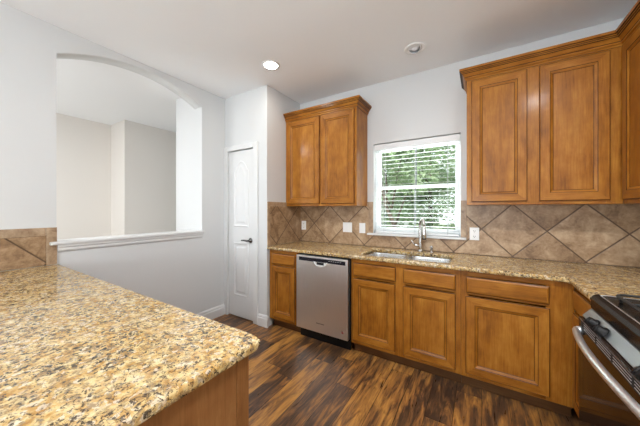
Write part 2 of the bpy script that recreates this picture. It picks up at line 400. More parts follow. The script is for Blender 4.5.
# ------------------------------------------------------------------ pantry door
def offset_poly(poly, d):
    n = len(poly); out = []
    for i in range(n):
        p0, p1, p2 = Vector(poly[i - 1]), Vector(poly[i]), Vector(poly[(i + 1) % n])
        e1 = (p1 - p0).normalized(); e2 = (p2 - p1).normalized()
        n1 = Vector((-e1.y, e1.x)); n2 = Vector((-e2.y, e2.x)); m = (n1 + n2)
        m = m / max(0.2, m.dot(n1)) if m.length > 1e-6 else n1
        out.append(tuple(p1 + m * d))
    return out
def relief(b, poly, prof, put, mis=None, smooth=False, cap0=False):
    rings = [[put(u, v, h) for u, v in offset_poly(poly, d)] for d, h in prof]
    b.loops(rings, cap0=cap0, cap1=True, smooth=smooth, mis=mis)
ydoor = YP + .35
w = MB(); w.box(DX0 + .12, ydoor, .55, DX1 - .12, ydoor + 1.4, DZ - .3)
door = struct('door_1', w, 'trim_paint', bevel=.08)
pxl, pxr = DX0 + 3.9, DX1 - 3.9
put = lambda u, v, h: (u, ydoor - h, v)
prof = [(0, 0.0), (0.25, .34), (.7, .34), (1.0, .06), (1.9, .06), (2.6, .30)]
n = 14
hi = [(pxr, 44.0), (pxr, 71.0)] + [(pxr - .8 - (pxr - pxl - 1.6) * i / n, 71.6 + 4.2 * math.sin(PI * i / n) ** .8) for i in range(n + 1)] + [(pxl, 71.0), (pxl, 44.0)]
b = MB(); relief(b, [(pxl, 44.0), (pxr, 44.0)] + hi[1:-1], prof, put); obj('door_panel', b, 'trim_paint', door)
b = MB(); relief(b, [(pxl, 10.5), (pxr, 10.5), (pxr, 36.5), (pxl, 36.5)], prof, put); obj('door_panel', b, 'trim_paint', door)
b = MB(); b.lathe((DX1 - 2.6, ydoor, 37.9), [(1.2, 0), (1.2, .25), (.9, .45), (.45, .6), (.42, 1.6)], (0, -1, 0), 20)
b.tube([(DX1 - 2.6, ydoor - 1.6, 37.9), (DX1 - 3.4, ydoor - 1.9, 37.9), (DX1 - 5.0, ydoor - 1.95, 38.0), (DX1 - 6.8, ydoor - 1.85, 37.9)], [.42, .42, .36, .3], 10)
dh = obj('door_handle', b, 'dark_chrome', door); dh['label'] = 'dark metal lever handle'
for hz in (9.5, 41, 71.5):
    b = MB(); b.tube([(DX0 + .1, YP - .45, hz - 1.7), (DX0 + .1, YP - .45, hz + 1.7)], .3, 10)
    obj('hinge', b, 'trim_paint', door)

# ------------------------------------------------------------------ kitchen window
YF = 3.4
w = MB()
for (xa, xb, za, zb) in ((WX0 + .02, WX0 + 1.0, WZ0, WZ1), (WX1 - 1.0, WX1 - .02, WZ0, WZ1), (WX0 + 1.0, WX1 - 1.0, WZ0 + .02, WZ0 + 1.2), (WX0 + 1.0, WX1 - 1.0, WZ1 - 1.2, WZ1 - .02)):
    w.box(xa, YF, za, xb, YF + 2.4, zb)
win = struct('window_1', w, 'vinyl_frame', bevel=.12)
zm = 62.1
def sash(z0, z1, y, name):
    b = MB(); x0, x1 = WX0 + 1.05, WX1 - 1.05
    b.box(x0, y, z0, x0 + 1.0, y + 1.0, z1); b.box(x1 - 1.0, y, z0, x1, y + 1.0, z1)
    b.box(x0 + 1.0, y, z0, x1 - 1.0, y + 1.0, z0 + 1.3); b.box(x0 + 1.0, y, z1 - 1.3, x1 - 1.0, y + 1.0, z1)
    sh = obj('sash', b, 'vinyl_frame', win, bevel=.1)
    b = MB(); b.box(x0 + 1.0, y + .45, z0 + 1.3, x1 - 1.0, y + .58, z1 - 1.3); obj('pane', b, 'window_glass', sh)
    xm = (x0 + x1) / 2 - .3; b = MB(); b.box(xm, y + .25, z0 + 1.3, xm + .7, y + .44, z1 - 1.3); m_ = obj('muntin', b, 'muntin_grey', sh)
sash(zm - .6, WZ1 - 1.25, YF + 1.25, 'upper'); sash(WZ0 + 1.25, zm + .7, YF + .1, 'lower')
w = MB(); w.box(WX0 - 2.6, -1.3, 41.15, WX1 + 1.7, YF - .05, WZ0 - .02)
struct('trim_4', w, 'trim_paint', bevel=.18)

# faux-wood blind, let down with its slats open
bl = thing('window_blind', 'white horizontal slat blind let down over the window above the sink', 'blind', ((WX0 + WX1) / 2, 1.5, WZ0))
b = MB(); b.box(WX0 + .3, .2, WZ1 - 2.9, WX1 - .3, .6, WZ1 - .45); obj('valance', b, 'blind_white', bl, bevel=.1)
b = MB(); b.box(WX0 + .6, .75, WZ1 - 2.0, WX1 - .6, 2.7, WZ1 - .3); obj('headrail', b, 'blind_white', bl)
b = MB(); zz = WZ0 + 1.7; nsl = 0
while zz < WZ1 - 2.6:
    tlt = .12
    b.box(WX0 + .6, 0, -.04, WX1 - .6, 1.9, .04)
    for v in list(b.bm.verts)[-8:]:
        yl = v.co.y - .95; v.co.y = 1.7 + yl * math.cos(tlt) - v.co.z * math.sin(tlt); v.co.z = zz + yl * math.sin(tlt) + v.co.z * math.cos(tlt)
    zz += 1.78
obj('slats', b, 'blind_white', bl)
b = MB(); b.box(WX0 + .6, .75, WZ0 + .15, WX1 - .6, 2.65, WZ0 + .95); obj('bottom_rail', b, 'blind_white', bl, bevel=.1)
for cx_ in (WX0 + 4.5, (WX0 + WX1) / 2 + .2, WX1 - 4.5):
    b = MB()
    for yy in (.72, 2.72): b.box(cx_ - .06, yy - .03, WZ0 + .5, cx_ + .06, yy + .03, WZ1 - 1.5)
    obj('ladder_cord', b, 'cord_grey', bl)
b = MB(); b.tube([(WX0 + 2.2, .45, WZ1 - 3), (WX0 + 2.2, .42, 56)], .14, 8); obj('tilt_wand', b, 'white_plastic', bl)

# ------------------------------------------------------------------ tile backsplashes
def slab(b, put, u0, u1, v0, v1, uo, vo, t):
    # a tiled slab: put(u, v, h) maps to the world; UV counts from (uo, vo)
    c = [(u0, v0), (u1, v0), (u1, v1), (u0, v1)]
    def fc(pts, uvs):
        f = b.face(pts)
        for lp, q in zip(f.loops, uvs): lp[b.uv].uv = q
    uvq = [(u - uo, v - vo) for u, v in c]
    fc([put(u, v, t) for u, v in c], uvq)
    for i in range(4):
        a, d = c[i], c[(i + 1) % 4]
        fc([put(*a, 0), put(*d, 0), put(*d, t), put(*a, t)], [uvq[i], uvq[(i + 1) % 4], uvq[(i + 1) % 4], uvq[i]])
TB = .38
bs = thing('tile_backsplash', 'beige diagonal stone tile backsplash along the wall under the window', 'backsplash', (62, -.02, 36))
putb = lambda u, v, h: (u, -.03 - h, v)
b = MB()
slab(b, putb, .45, WX0 - 2.1, 36.03, 55.8, 9.1, 45.4, TB)
slab(b, putb, WX0 - 2.1, WX1 + 1.9, 36.03, 41.1, 9.1, 45.4, TB)
slab(b, putb, WX1 + 1.9, XR - .05, 36.03, 55.8, 9.1, 45.4, TB)
obj('field_tiles', b, 'stone_tile', bs)
for xa, xb in ((WX0 - 2.05, WX0 - .05), (WX1 + .05, WX1 + 1.85)):
    b = MB(); b.box(xa, -.03 - TB - .06, 42.05, xb, -.03, 55.8); obj('border_strip', b, 'stone_border', bs, bevel=.06)
b = MB(); b.box(.45, -.5, 36.03, XR - .05, -.42, 36.2); obj('grout_line', b, 'grout', bs)
rs = thing('tile_backsplash', 'short stone tile backsplash on the return wall beside the pantry door', 'backsplash', (.02, -12, 36))
b = MB(); slab(b, lambda u, v, h: (.03 + h, u, v), -23.4, -.05, 36.03, 54.0, -10.4, 45.6, TB); obj('field_tiles', b, 'stone_tile', rs)
b = MB(); b.box(.03, -23.4, 54.06, .47, -.05, 55.9); obj('border_strip', b, 'stone_border', rs, bevel=.06)
b = MB(); b.box(.03, -25.15, 36.03, .47, -23.46, 55.9); obj('border_strip', b, 'stone_border', rs, bevel=.06)
ls = thing('tile_backsplash', 'low framed stone tile backsplash at the wall end of the near granite counter', 'backsplash', (XL + .02, -104, 36))
b = MB(); slab(b, lambda u, v, h: (XL + .03 + h, u, v), -121.9, -88.75, 36.03, 44.65, -88.4, 36.6, TB); obj('field_tiles', b, 'stone_tile', ls)
b = MB(); b.box(XL + .03, -121.9, 44.75, XL + .47, -88.75, 47.1); obj('border_strip', b, 'stone_border', ls, bevel=.06)
b = MB(); b.box(XL + .03, -88.65, 36.03, XL + .47, -86.35, 47.1); obj('border_strip', b, 'stone_border', ls, bevel=.06)
b = MB(); b.box(XL + .03, -121.9, 44.6, XL + .38, -86.4, 44.8); b.box(XL + .03, -88.8, 36.05, XL + .38, -88.6, 44.7); obj('grout_line', b, 'grout', ls)

# ------------------------------------------------------------------ cabinet doors and boxes
def front_put(facing, plane):
    if facing == 'y': return lambda u, v, h: (u, plane - h, v)      # faces -y
    return lambda u, v, h: (plane - h, u, v)                        # faces -x
def grain_ring(b, rings, mis, g_h):
    vr = [[b.bm.verts.new(p) for p in r] for r in rings]
    for k in range(len(vr) - 1):
        for i in range(4):
            j = (i + 1) % 4
            f = b.bm.faces.new((vr[k][i], vr[k][j], vr[k + 1][j], vr[k + 1][i]))
            b.fin(f, mis[k], g_h if i in (0, 2) else 'z')
    return vr
def raised_door(parent, name, u0, u1, v0, v1, facing, plane, st=2.25, th=.75):
    put = front_put(facing, plane); gh = 'x' if facing == 'y' else 'y'
    prof = [(0, 0), (0, th - .2), (.12, th - .1), (.2, th), (st, th), (st + .12, th - .1), (st + .3, th - .16), (st + .7, th - .36), (st + .82, th - .42)]
    mis = [0, 1, 0, 0, 1, 0, 0, 1]
    rings = [[put(u0 + d, v0 + d, h), put(u1 - d, v0 + d, h), put(u1 - d, v1 - d, h), put(u0 + d, v1 - d, h)] for d, h in prof]
    b = MB(); grain_ring(b, rings, mis, gh)
    b.face(list(reversed(rings[0])))
    d = obj(name, b, ['maple', 'glaze'], parent)
    q = st + .82; b = MB()
    b.face([put(u0 + q, v0 + q, th - .42), put(u1 - q, v0 + q, th - .42), put(u1 - q, v1 - q, th - .42), put(u0 + q, v1 - q, th - .42)], 0, 'z')
    b.face([put(u0 + q, v0 + q, .05), put(u1 - q, v0 + q, .05), put(u1 - q, v1 - q, .05), put(u0 + q, v1 - q, .05)], 0, 'z')
    for (ua, va, ub, vb) in ((u0 + q, v0 + q, u1 - q, v0 + q), (u1 - q, v0 + q, u1 - q, v1 - q), (u1 - q, v1 - q, u0 + q, v1 - q), (u0 + q, v1 - q, u0 + q, v0 + q)):
        b.face([put(ua, va, .05), put(ub, vb, .05), put(ub, vb, th - .42), put(ua, va, th - .42)], 0, 'z')
    obj('center_panel', b, 'maple', d)
    return d
def slab_front(parent, name, u0, u1, v0, v1, facing, plane, th=.75):
    put = front_put(facing, plane); gh = 'x' if facing == 'y' else 'y'
    prof = [(0, 0), (0, th - .3), (.14, th - .2), (.45, th - .02), (.52, th)]
    rings = [[put(u0 + d, v0 + d, h), put(u1 - d, v0 + d, h), put(u1 - d, v1 - d, h), put(u0 + d, v1 - d, h)] for d, h in prof]
    b = MB(); vr = grain_ring(b, rings, [0, 1, 0, 0], gh)
    b.face(list(reversed(rings[0])), 0, gh); b.fin(b.bm.faces.new(vr[-1]), 0, gh)
    return obj(name, b, ['maple', 'glaze'], parent)
def shell(parent, name, x0, x1, y0, y1, z0, z1, open_side, top=True, mat='maple'):
    # an open-fronted cabinet box of 5/8 in boards; open_side '-y' or '-x'
    t_ = .62; b = MB()
    if open_side == '-y':
        b.box(x0, y0, z0, x0 + t_, y1, z1); b.box(x1 - t_, y0, z0, x1, y1, z1); b.box(x0 + t_, y1 - .3, z0, x1 - t_, y1, z1)
    else:
        b.box(x0, y0, z0, x1, y0 + t_, z1); b.box(x0, y1 - t_, z0, x1, y1, z1); b.box(x1 - .3, y0 + t_, z0, x1, y1 - t_, z1)
    if open_side == '-y': b.box(x0 + t_, y0, z0, x1 - t_, y1 - .3, z0 + t_, grain='x')
    else: b.box(x0, y0 + t_, z0, x1 - .3, y1 - t_, z0 + t_, grain='y')
    if top:
        if open_side == '-y': b.box(x0 + t_, y0, z1 - t_, x1 - t_, y1 - .3, z1, grain='x')
        else: b.box(x0, y0 + t_, z1 - t_, x1 - .3, y1 - t_, z1, grain='y')
    return obj(name, b, mat, parent)
def frame(parent, facing, plane, u0, u1, v0, v1, stiles, rails, th=.75):
    # face frame: stiles = [(ua, ub)], rails = [(va, vb)] 
    put = front_put(facing, plane); b = MB(); gh = 'x' if facing == 'y' else 'y'
    for ua, ub in stiles:
        p, q = put(ua, v0, 0), put(ub, v1, -th); b.box(*p, *q, 0, 'z')
    for va, vb in rails:
        ss = sorted(stiles)
        for (a, b_), (c, d) in zip(ss[:-1], ss[1:]):
            p, q = put(b_, va, 0), put(c, vb, -th); b.box(*p, *q, 0, gh)
    return obj('face_frame', b, 'maple', parent, bevel=.03, seg=1)
BZ0, BZ1 = 4.0, 34.7
def base_y(x0, x1, label, fronts, stiles, rails=((4.0, 5.4), (27.9, 28.9), (33.3, 34.7))):
    t_ = thing('base_cabinet', label, 'cabinet', ((x0 + x1) / 2, -12, 0))
    shell(t_, 'carcass', x0, x1, -23.25, -.6, BZ0, BZ1, '-y', top=False)
    frame(t_, 'y', -24.0, x0, x1, BZ0, BZ1, stiles, rails)
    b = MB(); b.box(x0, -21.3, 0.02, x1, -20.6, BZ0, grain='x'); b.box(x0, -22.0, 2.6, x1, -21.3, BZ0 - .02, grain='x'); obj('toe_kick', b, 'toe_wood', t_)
    for kind, u0, u1, v0, v1 in fronts:
        if kind == 'door': raised_door(t_, 'door', u0, u1, v0, v1, 'y', -24.0)
        else: slab_front(t_, kind, u0, u1, v0, v1, 'y', -24.0)
    return t_
base_y(.55, 15.85, 'narrow maple base cabinet with one drawer and door, between pantry corner and dishwasher',
       [('drawer_front', 2.3, 15.0, 28.6, 33.2), ('door', 2.3, 15.0, 5.4, 27.8)], [(.55, 2.9), (14.4, 15.85)])
base_y(40.4, 75.45, 'wide two-door maple sink base cabinet under the double-bowl sink',
       [('false_drawer_front', 41.3, 56.6, 28.6, 33.2), ('false_drawer_front', 59.1, 74.1, 28.6, 33.2), ('door', 41.2, 56.4, 5.3, 27.6), ('door', 59.0, 74.1, 5.2, 27.6)],
       [(40.4, 42.0), (56.0, 59.6), (73.5, 75.45)])
base_y(75.5, 99.7, 'maple base cabinet with one wide drawer above a wide door, right of the sink',
       [('drawer_front', 76.8, 95.0, 28.5, 33.1), ('door', 76.7, 95.1, 5.2, 27.5)], [(75.5, 77.4), (94.4, 99.7)])
# narrow cabinet on the right wall, between the corner and the range
nc = thing('base_cabinet', 'narrow maple base cabinet on the right wall squeezed against the range', 'cabinet', (112, -32, 0))
NX = 99.8
shell(nc, 'carcass', NX + .75, XR - .5, -39.85, -24.2, BZ0, BZ1, '-x', top=False)
frame(nc, 'x', NX, -39.85, -24.2, BZ0, BZ1, [(-39.85, -38.5), (-25.7, -24.2)], ((4.0, 5.4), (27.9, 28.9), (33.3, 34.7)))
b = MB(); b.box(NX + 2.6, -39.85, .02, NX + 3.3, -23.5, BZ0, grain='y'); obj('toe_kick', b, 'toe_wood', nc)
slab_front(nc, 'drawer_front', -39.0, -25.0, 28.6, 33.2, 'x', NX); raised_door(nc, 'door', -39.0, -25.0, 5.2, 27.7, 'x', NX)

# crown moulding swept along a path; ends may carry an extra point that only sets the mitre
CROWN = [(o_ * .9, z_ + .35) for o_, z_ in [(0.0, 94.4), (.28, 94.4), (.28, 94.85), (.42, 94.9), (.68, 95.05), (.68, 95.45), (.56, 95.52), (.74, 95.62), (.98, 95.95), (1.35, 96.5), (1.6, 96.65), (1.6, 96.9), (1.9, 96.98), (1.9, 97.25), (2.25, 97.35), (2.25, 98.1), (0.0, 98.1)]]
def crown(parent, path, pre=None, post=None):
    pts = ([pre] if pre else []) + list(path) + ([post] if post else [])
    pts = [Vector(p) for p in pts]; rings = []
    i0 = 1 if pre else 0
    for i in range(i0, i0 + len(path)):
        dirs = []
        if i > 0: dirs.append((pts[i] - pts[i - 1]).normalized())
        if i < len(pts) - 1: dirs.append((pts[i + 1] - pts[i]).normalized())
        ns = [Vector((d.y, -d.x)) for d in dirs]           # outward = right of travel
        m = ns[0] if len(ns) == 1 else (ns[0] + ns[1]) / (1 + ns[0].dot(ns[1]))
        rings.append([(pts[i].x + m.x * o_, pts[i].y + m.y * o_, z) for o_, z in CROWN])
    b = MB()
    mis_prof = [1, 0, 0, 0, 0, 1, 1, 0, 0, 1, 0, 1, 0, 1, 0, 0, 0]
    n = len(CROWN); vr = [[b.bm.verts.new(p) for p in r] for r in rings]
    for k in range(len(vr) - 1):
        d = (Vector(rings[k + 1][0]) - Vector(rings[k][0])); g = 'x' if abs(d.x) > abs(d.y) else 'y'
        for i in range(n):
            j = (i + 1) % n
            b.fin(b.bm.faces.new((vr[k][i], vr[k][j], vr[k + 1][j], vr[k + 1][i])), mis_prof[i], g)
    b.fin(b.bm.faces.new(list(reversed(vr[0])))); b.fin(b.bm.faces.new(vr[-1]))
    return obj('crown_molding', b, ['maple', 'glaze'], parent)
UZ0, UZ1 = 54.0, 95.2
def upper(label, x0, x1, doors, stiles, name='wall_cabinet'):
    t_ = thing(name, label, 'cabinet', ((x0 + x1) / 2, -.1, UZ0))
    shell(t_, 'carcass', x0, x1, -11.25, -.06, UZ0, UZ1, '-y')
    frame(t_, 'y', -12.0, x0, x1, UZ0, UZ1, stiles, ((UZ0, UZ0 + 1.6), (UZ1 - 1.8, UZ1)))
    for u0, u1 in doors: raised_door(t_, 'door', u0, u1, 55.0, 94.2, 'y', -12.0)
    return t_
uc = upper('two-door maple wall cabinet with crown, hung left of the window', .1, 37.3, [(1.2, 19.5), (20.4, 36.4)], [(.1, 1.9), (18.9, 21.0), (35.6, 37.3)])
crown(uc, [(.1, -12), (37.3, -12), (37.3, -.1)])
uc = upper('two-door maple wall cabinet with crown, hung right of the window', 76.5, 111.55, [(77.9, 92.1), (94.9, 109.1)], [(76.5, 78.6), (91.4, 95.6), (108.4, 111.55)])
crown(uc, [(76.5, -.1), (76.5, -12), (111.6, -12)], post=(111.6, -30))
ru = thing('wall_cabinet', 'maple wall cabinet on the right wall, cut off by the right edge', 'cabinet', (118, -26, UZ0))
shell(ru, 'carcass', 112.4, XR - .1, -39.9, -12.06, UZ0, UZ1, '-x')
frame(ru, 'x', 111.6, -39.9, -12.06, UZ0, UZ1, [(-39.9, -38.2), (-27.0, -25.0), (-14.0, -12.06)], ((UZ0, UZ0 + 1.6), (UZ1 - 1.8, UZ1)))
raised_door(ru, 'door', -25.5, -13.4, 55.0, 94.2, 'x', 111.6); raised_door(ru, 'door', -39.0, -26.4, 55.0, 94.2, 'x', 111.6)
crown(ru, [(111.6, -12), (111.6, -39.9)], pre=(90, -12))

# ------------------------------------------------------------------ worktops
def rrect(x0, y0, x1, y1, r, n=6, cr=None):
    pts = []
    for k, (cx_, cy_, a) in enumerate(((x1 - r, y0 + r, -PI / 2), (x1 - r, y1 - r, 0), (x0 + r, y1 - r, PI / 2), (x0 + r, y0 + r, PI))):
        pts += [(cx_ + r * math.cos(a + PI / 2 * i / n), cy_ + r * math.sin(a + PI / 2 * i / n)) for i in range(n + 1)]
    return pts
def holed_slab(outer, holes, z0, z1):
    b = MB(); bm = b.bm; edges = []
    for lp in [outer] + holes:
        vs = [bm.verts.new((x, y, z0)) for x, y in lp]
        edges += [bm.edges.new((vs[i], vs[(i + 1) % len(vs)])) for i in range(len(vs))]
    r = bmesh.ops.triangle_fill(bm, use_beauty=True, use_dissolve=False, edges=edges)
    fs = [g for g in r['geom'] if isinstance(g, bmesh.types.BMFace)]
    ex = bmesh.ops.extrude_face_region(bm, geom=fs)
    for g in ex['geom']:
        if isinstance(g, bmesh.types.BMVert): g.co.z = z1
    bmesh.ops.recalc_face_normals(bm, faces=bm.faces)
    for f in bm.faces: b.fin(f)
    return b
SX0, SX1, SY0, SY1 = 42.8, 72.2, -22.4, -6.6
ro = .6
outer = [(.1, -25.5), (98.25 - ro, -25.5), (98.25, -25.5 - ro), (98.25, -40.0), (XR - .05, -40.0), (XR - .05, -.05), (.1, -.05)]
b = holed_slab(outer, [rrect(SX0, SY0, SX1, SY1, 2.2)], 34.75, 36.0)
tag(obj('granite_countertop', b, 'granite', bevel=.42, seg=3), 'speckled golden L-shaped granite worktop running under the window to the range', 'countertop')
b = holed_slab([(XL + .5, -122), (55.2, -122), (56.6, -120.6), (56.6, -87.4), (56.2, -86.35), (55.1, -85.9), (XL + .5, -85.9)], [], 34.75, 36.0)
tag(obj('granite_countertop', b, 'granite', bevel=.42, seg=3), 'large speckled golden granite peninsula top in the near left', 'countertop')
pn = thing('peninsula_cabinet', 'brown wood peninsula cabinet with plain end panel under the near granite top', 'cabinet', (14, -104, 0))
b = MB(); b.box(XL + .6, -120.6, .02, 53.9, -87.8, 34.72); obj('carcass', b, 'end_panel_wood', pn)
b = MB(); b.box(53.95, -120.5, .02, 54.7, -88.9, 34.7); obj('end_panel', b, 'end_panel_wood', pn)
b = MB(); b.box(53.95, -88.85, .02, 54.85, -87.0, 34.7); b.box(53.0, -87.75, .02, 53.95, -87.0, 34.7); obj('corner_post', b, 'end_panel_wood', pn, bevel=.06)

# ------------------------------------------------------------------ sink, faucet, soap dispenser
sk = thing('kitchen_sink', 'stainless double-bowl sink set into the worktop under the window', 'sink', (57.5, -14.5, 27.5))
def bowl(x0, x1, y0, y1, dep):
    zt = 34.66; rings = []
    rings.append([(x, y, zt) for x, y in rrect(x0 - .55, y0 - .55, x1 + .55, y1 + .55, 2.6)])
    for ins, z in ((0, zt), (.05, zt - .3), (.35, zt - dep + 1.4), (.8, zt - dep + .5), (1.6, zt - dep)):
        rings.append([(x, y, z) for x, y in rrect(x0 + ins, y0 + ins, x1 - ins, y1 - ins, max(2.2 - ins * .3, 1.2))])
    b = MB(); b.loops(rings, cap0=False, cap1=True, smooth=True)
    o = obj('bowl', b, 'sink_steel', sk)
    md = o.modifiers.new('solid', 'SOLIDIFY'); md.thickness = .05 * S; md.offset = 1
    c = ((x0 + x1) / 2, (y0 + y1) / 2 + 1, zt - dep + .03)
    b = MB(); b.lathe(c, [(1.75, 0), (1.75, .12), (1.4, .15), (1.3, -.0), (.3, .0), (.3, .2), (.05, .22)], seg=20); obj('drain', b, 'nickel', o)
bowl(SX0 + .35, 56.9, SY0 + .35, SY1 - .35, 8.0); bowl(58.1, SX1 - .35, SY0 + .35, SY1 - .35, 7.0)
b = MB(); b.box(56.7, SY0 + .4, 34.45, 58.3, SY1 - .4, 34.68); obj('divider', b, 'sink_steel', sk, bevel=.1)

FB = (60.4, -3.4)
fa = thing('faucet', 'brushed nickel pull-down faucet with side lever standing behind the sink', 'faucet', (*FB, 36.02))
b = MB(); b.lathe((*FB, 36.02), [(1.1, 0), (1.1, .3), (.85, .6), (.72, .9)], seg=20); obj('base', b, 'nickel', fa)
b = MB(); dirv = Vector((.62, -.78)).normalized(); pts = [(*FB, 36.5), (*FB, 38), (*FB, 43), (*FB, 46.2)]; R2 = 1.45
for i in range(1, 11):
    a = PI * i / 10; r_ = R2 * (1 - math.cos(a)); pts.append((FB[0] + dirv.x * r_, FB[1] + dirv.y * r_, 46.2 + 2.3 * math.sin(a)))
b.tube(pts, [.72, .68, .62] + [.55] * 11, 14); obj('spout', b, 'nickel', fa)
hx, hy = FB[0] + dirv.x * 2 * R2, FB[1] + dirv.y * 2 * R2
b = MB(); b.tube([(hx, hy, 46.3), (hx, hy, 45.2), (hx, hy, 43), (hx, hy, 41.3)], [.58, .62, .78, .85], 14); sp = obj('spray_head', b, 'nickel', fa)
b = MB(); b.lathe((hx, hy, 41.3), [(.86, 0), (.8, -.25), (.1, -.26)], seg=16); obj('nozzle', b, 'black_plastic', sp)
b = MB(); b.tube([(FB[0], FB[1], 38.2), (FB[0] - 1.6, FB[1] - .2, 38.3), (FB[0] - 2.0, FB[1] - .25, 38.5)], [.5, .5, .42], 12)
b.tube([(FB[0] - 1.9, FB[1] - .25, 38.4), (FB[0] - 2.6, FB[1] - .4, 39.3), (FB[0] - 3.3, FB[1] - .5, 40.4)], [.32, .26, .2], 10); obj('lever_handle', b, 'nickel', fa)
sd = thing('soap_dispenser', 'short brushed nickel soap dispenser standing right of the faucet', 'soap dispenser', (64.6, -3.6, 36.02))
b = MB(); b.lathe((64.6, -3.6, 36.02), [(.8, 0), (.8, .2), (.55, .4), (.5, 1.7)], seg=16); obj('base', b, 'nickel', sd)
b = MB(); b.lathe((64.6, -3.6, 37.7), [(.5, 0), (.55, .3), (.5, .8), (.1, .9)], seg=16); b.tube([(64.6, -3.6, 38.2), (64.3, -4.6, 38.3), (64.1, -5.2, 38.0)], .2, 8); obj('pump_head', b, 'nickel', sd)

# ------------------------------------------------------------------ outlets and switches
def plate(x0, x1, z0, z1, label, cat, name, kind):
    y = -.44; t_ = thing(name, label, cat, ((x0 + x1) / 2, y, (z0 + z1) / 2))
    b = MB(); b.box(x0, y - .22, z0, x1, y, z1); obj('cover_plate', b, 'white_plastic', t_, bevel=.12)
    cx_, cz = (x0 + x1) / 2, (z0 + z1) / 2
    if kind == 'outlet':
        for dz in (-1.0, 1.0):
            b = MB(); b.prism([(cx_ + .65 * math.cos(a), cz + dz + .55 * math.sin(a)) for a in [2 * PI * k / 16 for k in range(16)]], 'y', y - .32, y - .2)
            r_ = obj('receptacle', b, 'white_plastic', t_)
            b = MB(); b.box(cx_ - .32, y - .34, cz + dz - .1, cx_ - .2, y - .3, cz + dz + .3); b.box(cx_ + .2, y - .34, cz + dz - .1, cx_ + .32, y - .3, cz + dz + .3); b.box(cx_ - .1, y - .34, cz + dz - .4, cx_ + .1, y - .3, cz + dz - .22)
            obj('slots', b, 'slot_dark', r_)
        b = MB(); b.lathe((cx_, y - .22, cz), [(.12, 0), (.1, .06)], (0, -1, 0), 10); obj('screw', b, 'nickel', t_)
    else:
        for dx in ((-1.0, 1.0) if kind == 'double' else (0,)):
            b = MB(); b.box(cx_ + dx - .6, y - .3, cz - 1.25, cx_ + dx + .6, y - .2, cz + 1.25); obj('rocker', b, 'white_plastic', t_, bevel=.05)
plate(1.3, 4.1, 41.9, 46.5, 'white outlet plate nearest the pantry corner, under the left wall cabinet', 'outlet', 'outlet_plate', 'outlet')
plate(25.3, 30.0, 41.8, 46.4, 'wide white double switch plate under the right end of the left wall cabinet', 'switch', 'switch_plate', 'double')
plate(33.6, 36.5, 41.7, 46.3, 'narrow white switch plate just left of the window sill', 'switch', 'switch_plate', 'single')
plate(77.0, 80.0, 41.3, 45.9, 'white outlet plate just right of the window sill', 'outlet', 'outlet_plate', 'outlet')

# ------------------------------------------------------------------ dishwasher
dw = thing('dishwasher', 'stainless steel dishwasher with black control strip, left of the sink cabinet', 'dishwasher', (28.1, -13, 0))
b = MB(); b.box(16.2, -23.4, 4.2, 39.9, -1, 34.5); obj('tub', b, 'black_plastic', dw)
b = MB(); b.box(16.35, -25.3, 4.5, 39.55, -23.45, 34.0); dd = obj('door', b, 'brushed_steel', dw, bevel=.18, seg=3)
b = MB(); b.box(17.7, -25.37, 31.9, 38.6, -25.25, 33.35); cs = obj('control_strip', b, 'control_black', dd, bevel=.05)
b = MB()
for k in range(6): b.box(31.6 + k * .95, -25.41, 32.75, 32.05 + k * .95, -25.36, 32.9)
obj('button_marks', b, 'light_print', cs)
n = 18; arcp = [(27.9 + 3.2 * math.cos(PI + PI * i / n), 32.1 + 2.1 * math.sin(PI + PI * i / n)) for i in range(n + 1)]
b = MB(); b.loops([[(x, -25.28, z) for x, z in arcp], [((x - 27.9) * .97 + 27.9, -25.5, 32.1 + (z - 32.1) * .96) for x, z in arcp], [((x - 27.9) * .86 + 27.9, -25.55, 32.1 + (z - 32.1) * .8) for x, z in arcp], [((x - 27.9) * .78 + 27.9, -25.36, 32.1 + (z - 32.1) * .68) for x, z in arcp]], cap0=False, cap1=True)
pc = obj('pocket_handle', b, 'cup_grey', dd)
b = MB(); b.box(26.3, -25.42, 30.95, 29.5, -25.37, 31.85); obj('cycle_label', b, 'slot_dark', pc)
b = MB()
for k in range(7): b.box(26.1 + k * .5, -25.36, 7.95, 26.45 + k * .5, -25.29, 8.3)
obj('badge', b, 'badge_grey', dd)
b = MB(); b.lathe((37.4, -25.29, 7.1), [(.55, 0), (.5, .05)], (0, -1, 0), 18); obj('round_sticker', b, 'red_mark', dd)
b = MB(); b.box(16.6, -22.6, .05, 39.4, -22.0, 4.3); obj('toe_panel', b, 'black_plastic', dw)

# ------------------------------------------------------------------ gas range
RY0, RY1 = -70.6, -40.3
rg = thing('gas_range', 'black and stainless gas range with bowed steel oven handle at the right edge', 'range', (110, -55, 0))
b = MB(); b.box(98.65, RY0, 1.0, XR - .4, RY1, 34.2); obj('body', b, 'black_enamel', rg)
b = MB(); b.prism([(98.3, 33.6), (98.25, 35.5), (98.6, 36.1), (99.3, 36.4), (100.0, 36.2), (XR - .5, 36.2), (XR - .5, 34.25), (98.65, 34.25), (98.65, 33.6)], 'y', RY0, RY1)
obj('cooktop', b, 'black_enamel', rg, bevel=.1)
b = MB(); b.tube([(99.3, RY1 - 1.2, 36.42), (99.3, RY0 + 1.2, 36.42)], .09, 8); b.tube([(99.3, RY1 - 1.2, 36.42), (100.3, RY1 - .6, 36.38), (XR - 3, RY1 - .6, 36.35)], .09, 8)
obj('rim_bead', b, 'handle_steel', rg)
b = MB(); b.prism([(98.35, 33.45), (97.1, 31.95), (97.15, 31.8), (98.55, 31.75), (98.55, 33.45)], 'y', RY0, RY1); pnl = obj('control_panel', b, 'range_steel', rg, bevel=.06)
nrm = Vector((-1.5, 0, 1.0)).normalized()
